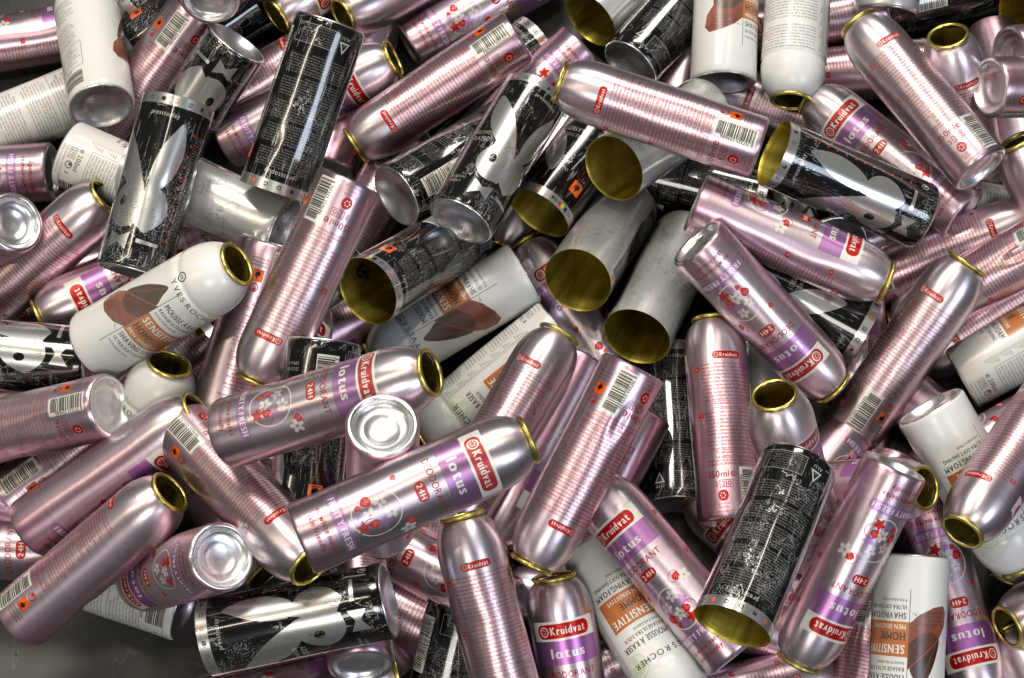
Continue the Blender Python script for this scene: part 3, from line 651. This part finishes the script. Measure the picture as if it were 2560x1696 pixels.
    ('P', (-0.3747, -0.0838, 0.0439), (-0.9858, 0.0040, -0.1678), 0.400, "can rim just entering at the left edge, below the stepped base"),
    ('P', (-0.0991, -0.2476, 0.1046), (-0.1117, 0.9742, -0.1960), 0.500, "pink can at the bottom edge with hollow base under the emblem can's right end"),
    ('P', (0.3814, 0.2424, 0.0792), (0.8839, 0.3419, -0.3192), 0.500, "pink can rim at the right edge just above the oval silver base"),
    ('P', (0.4474, 0.0565, 0.0174), (-0.5039, 0.6531, 0.5653), 0.160, "can with gold mouth at the right edge, dark logo panel below it"),
    ('P', (0.4062, 0.0824, 0.0995), (-0.7766, -0.2682, -0.5700), 0.630, "pink can with barcode and red seal at the right edge"),
    ('W', (0.3329, -0.0040, 0.0229), (0.8536, 0.3945, 0.3403), 0.600, "white foam can with fine text and orange stripe at the right edge"),
    ('W', (0.4032, -0.0506, 0.0653), (-0.3651, -0.8502, -0.3793), 0.440, "white can with pale emblem beneath the dented can at the right edge"),
    ('W', (0.0557, -0.1497, 0.0582), (0.4850, -0.8733, 0.0467), 0.420, "white foam can with orange band lying upside down at the bottom edge"),
    ('P', (-0.1645, 0.0341, 0.1689), (-0.2957, -0.8346, -0.4648), 0.800, "pink can with flame label behind the diagonal barcode end up can"),
    ('S', (0.1425, 0.3917, 0.0227), (-0.6544, -0.7427, 0.1422), 0.250, "silver can with olive gold opening at the top edge, centre right"),
    ('S', (0.0873, 0.1370, 0.0290), (-0.3254, -0.7763, 0.5399), 0.660, "silver can with a black stripe and wide olive gold opening, middle of the heap"),
    ('S', (0.1333, 0.1111, 0.0310), (-0.3546, -0.8589, 0.3694), 0.250, "cracked silver can with the lowest of the three olive gold openings in the middle"),
    ('W', (-0.3079, 0.1895, 0.0910), (-0.2196, 0.9566, -0.1914), 0.010, "white foam can at top left standing base towards the viewer, dome shining blue"),
    ('W', (-0.2872, -0.0307, 0.1402), (0.8115, 0.2071, 0.5464), 0.310, "white foam can with brown pod picture and open gold mouth, left of centre"),
    ('S', (0.1465, 0.2055, 0.0615), (-0.5912, -0.6756, 0.4406), 0.250, "silver can with wide olive gold opening under the long red text can at top centre"),
    ('B', (-0.0328, 0.0980, 0.0633), (-0.5596, -0.6532, 0.5100), 0.760, "black can with orange flame label and olive gold open end facing left, centre left"),
    ('P', (-0.2702, -0.0798, 0.1500), (-0.8529, 0.0348, -0.5209), 0.670, "pink can at left edge with its round stepped base facing right beside a barcode"),
    ('W', (0.1620, 0.2240, 0.0692), (0.0526, 0.9787, 0.1985), 0.215, "white foam can with brown leaf at the top edge, base turned down"),
    ('W', (0.2256, 0.3339, 0.0888), (-0.1021, -0.9865, -0.1278), 0.740, "white foam can at the top edge with gold mouth pointing down"),
    ('P', (0.3492, 0.1818, 0.1312), (0.9136, 0.2165, -0.3442), 0.520, "pink can at the right edge with oval silver base facing left"),
    ('W', (0.2704, -0.1693, 0.1015), (-0.0683, -0.9430, -0.3257), 0.305, "white foam can with orange band and brown bean photo at lower right edge"),
    ('P', (0.1495, -0.2345, 0.0873), (-0.6273, 0.7678, 0.1301), 0.330, "pink can with red logo panel leaning left beneath the dark text can"),
    ('P', (0.0042, 0.2466, 0.0989), (-0.8308, -0.4997, -0.2449), 0.660, "pink can with barcode and 150ml mark lying diagonally above centre left, gold mouth lower left"),
    ('P', (-0.3289, -0.1469, 0.0914), (0.7996, 0.3932, 0.4538), 0.050, "dented pink can with gold mouth, just above the lowest left can"),
    ('P', (0.1316, 0.0918, 0.1206), (0.9220, -0.3570, -0.1501), 0.440, "pink can lying behind the flower panel can with gold mouth at right"),
    ('P', (-0.2205, -0.0972, 0.1489), (0.6259, -0.7339, 0.2638), 0.720, "pink can with barcode end up, leaning down right beneath the full strawberry circle can"),
    ('P', (-0.1823, -0.1270, 0.2146), (0.8907, 0.0861, 0.4464), 0.330, "pink can with strawberry print and purple panel, gold mouth pointing right at centre left"),
    ('P', (-0.2268, 0.2594, 0.1263), (0.0136, 0.9704, -0.2413), 0.400, "can at the top edge left of centre showing only its bright concave base"),
    ('B', (-0.0368, 0.0737, 0.1257), (0.4373, 0.8961, -0.0762), 0.190, "black can with rabbit emblem and bow tie, silver base disc facing the viewer, above centre"),
    ('P', (-0.0778, -0.1526, 0.2903), (-0.0507, -0.1272, -0.9906), 0.860, "can standing on end at centre left with pale round base facing up"),
    ('P', (-0.1836, -0.2001, 0.1879), (-0.5055, 0.1678, -0.8464), 0.240, "purple pink can at lower left with a shining round base turned towards the viewer"),
    ('P', (0.0041, -0.2868, 0.0822), (-0.2505, 0.8852, 0.3919), 0.660, "pink text can at the bottom edge, gold mouth under the full strawberry circle can"),
    ('P', (0.4689, -0.1321, 0.0197), (-0.8536, -0.4789, 0.2052), 0.500, "gold mouth of a can in the lower right corner"),
    ('P', (0.2096, -0.1547, 0.0657), (-0.2596, 0.4250, 0.8672), 0.170, "can with its round gold mouth facing the viewer, right of the upright red text can"),
    ('P', (-0.1078, 0.0512, 0.2247), (-0.4209, -0.8265, -0.3737), 0.620, "pink can standing diagonally left of centre, barcode end up and gold mouth down"),
    ('P', (0.0551, -0.3079, 0.0168), (-0.1792, 0.8716, 0.4564), 0.250, "pink can with large red logo at the bottom edge, gold mouth up"),
    ('B', (-0.2602, 0.0132, 0.1644), (0.2389, 0.9280, 0.2860), 0.300, "black can with silver rabbit emblem standing upright at left, its bright band uppermost"),
    ('B', (-0.1246, 0.1713, 0.2308), (-0.3234, -0.8445, -0.4268), 0.670, "black can densely printed with tiny white text, upright near the top left"),
    ('P', (-0.3318, -0.2083, 0.0840), (0.7297, 0.4049, 0.5510), 0.870, "pink can reaching the lower left edge with orange flame label and dark gold mouth"),
    ('B', (-0.0796, -0.2171, 0.1512), (-0.9716, -0.1495, -0.1834), 0.250, "black can with large rabbit emblem lying along the bottom edge, silver band at left"),
    ('P', (0.0813, -0.0593, 0.1676), (-0.4606, -0.8127, -0.3568), 0.720, "pink can with orange flame label and barcode at its upper end, right of centre"),
    ('B', (0.3003, 0.0988, 0.0867), (-0.9078, 0.2339, 0.3481), 0.270, "black can with rabbit emblem at upper right, olive gold open end facing left"),
    ('P', (0.3389, 0.1168, 0.1235), (-0.5365, 0.8438, -0.0097), 0.590, "pink can at upper right with red text and silver base at its lower right end"),
    ('P', (0.2484, -0.0465, 0.0230), (0.5424, 0.6922, 0.4761), 0.730, "pink can with barcode and flame label at its lower end, right part of the heap"),
    ('W', (0.2892, -0.0643, 0.1123), (0.5085, -0.7569, -0.4104), 0.440, "white foam can with ultra-soft lettering, base end up, near the right edge"),
    ('P', (0.3837, -0.0468, 0.1201), (-0.5815, -0.8023, 0.1348), 0.570, "dented pink can with large dark gold mouth facing down left at the right edge"),
    ('P', (0.1747, 0.1125, 0.1619), (-0.9459, 0.3122, 0.0888), 0.690, "long pink can with red text, gold mouth at left and barcode at right, top centre"),
    ('P', (-0.1256, -0.2206, 0.2756), (0.9109, 0.4074, 0.0656), 0.230, "pink can in lower centre with full strawberry circle and purple panel facing up"),
    ('P', (0.1302, 0.0514, 0.1362), (0.6789, -0.5261, -0.5121), 0.200, "pink can with white flowers and purple panel leaning right, upper right of centre"),
    ('P', (0.2537, -0.1254, 0.1561), (-0.4142, -0.7511, -0.5140), 0.350, "pink can standing at lower right with white flower, logo end down"),
    ('B', (0.1861, -0.1357, 0.1832), (-0.4014, -0.9127, 0.0764), 0.660, "dark text can with gold highlights and olive opening facing down at lower right"),
    ('P', (0.3044, 0.3213, 0.0211), (-0.9694, -0.2338, 0.0743), 0.643, "pink can low in the gap right of the white can with downward gold mouth"),
    ('P', (-0.2716, 0.2138, 0.0077), (0.8715, 0.4019, 0.2810), 0.828, "pink can low in the gap between the two upright black cans at upper left"),
    ('P', (0.3866, 0.3053, 0.0110), (0.0595, -0.9729, 0.2236), 0.459, "can low in the gap above the oval silver base at the right edge"),
    ('P', (0.0573, 0.2354, 0.0288), (-0.4500, -0.8918, -0.0464), 0.657, "can low in the gap below the big bow tie can's silver base"),
    ('B', (0.2365, 0.0759, 0.0824), (-0.1494, 0.8225, -0.5488), 0.253, "black can low in the gap under the olive opening of the upper right emblem can"),
    ('P', (0.3963, -0.3362, 0.0567), (-0.3012, 0.9202, -0.2499), 0.956, "can low in the gap above the gold mouth at the lower right corner"),
    ('P', (0.1646, -0.1797, 0.0272), (-0.9169, -0.3974, -0.0367), 0.543, "can low in the gap at the bottom edge left of the pale emblem foam can"),
    ('P', (0.1425, 0.0894, 0.0184), (0.9820, 0.1849, 0.0382), 0.562, "can low in the gap below the upper right emblem can's rabbit head"),
    ('P', (-0.0388, -0.1261, 0.0231), (-0.9431, 0.3318, 0.0237), 0.810, "can low in the gap left of the gold mouth beneath the strawberry circle can"),
    ('P', (0.1153, 0.1870, 0.0355), (0.2771, 0.9471, -0.1620), 0.908, "can low in the gap between the hollow silver base and the leaf foam can"),
    ('P', (-0.3447, -0.1230, 0.0340), (-0.8709, 0.2199, 0.4395), 0.061, "can low at the left edge under the dented pink can"),
    ('P', (0.4262, 0.0867, 0.0551), (-0.8157, -0.4829, -0.3185), 0.633, "pink can low in the gap left of the fine text foam can at right"),
    ('P', (0.2544, -0.0396, 0.0216), (-0.6257, -0.7781, 0.0546), 0.378, "pink can low in the gap right of the round gold mouth facing the viewer"),
    ('P', (0.2554, -0.0641, 0.0080), (0.0124, 0.9800, 0.1984), 0.293, "pink can low in the gap left of the barcode and flame label can at right"),
    ('P', (0.1346, -0.2165, 0.0254), (-0.9344, 0.3560, -0.0141), 0.566, "can low in the gap right of the bottom pink text can's gold mouth"),
    ('P', (-0.0801, -0.2222, 0.0053), (-0.6339, 0.6486, 0.4212), 0.298, "can low in the gap right of the bottom emblem can's hollow base"),
    ('P', (0.2682, -0.0018, 0.0297), (0.7676, -0.6210, -0.1583), 0.042, "can low in the gap above the ultra-soft lettering foam can"),
    ('P', (0.2416, -0.2126, 0.0078), (-0.9300, 0.2490, 0.2704), 0.959, "can low in the gap below the dark text can's olive opening"),
]
def add_can(i, kind, base, axis, u, label):
    name, cat, group = KIND[kind]; R, L = DIM[kind]
    z = Vector(axis).normalized(); mid = Vector(base) + z * L * .5
    e = CAM - mid; e = (e - z * e.dot(z)).normalized(); ph = 2 * PI * u
    x = e * math.cos(ph) - z.cross(e) * math.sin(ph); y = z.cross(x)
    m = Matrix((x, y, z)).transposed().to_4x4(); m.translation = Vector(base)
    t = bpy.data.objects.new(name, None); C.objects.link(t); t.matrix_world = m; t.empty_display_size = .02
    t['label'] = label; t['category'] = cat; t['group'] = group
    ms = MESH[kind, (i * 7 + 3) % 4]
    for pn, key in (('body', 'body'), ('base', 'base'), ('lining', 'lining'), ('mouth_rim', 'rim')):
        if ms[key] is None: continue
        o = bpy.data.objects.new(pn, ms[key]); C.objects.link(o); o.parent = t
for i, c in enumerate(CANS): add_can(i, *c)
bpy.context.view_layer.update()
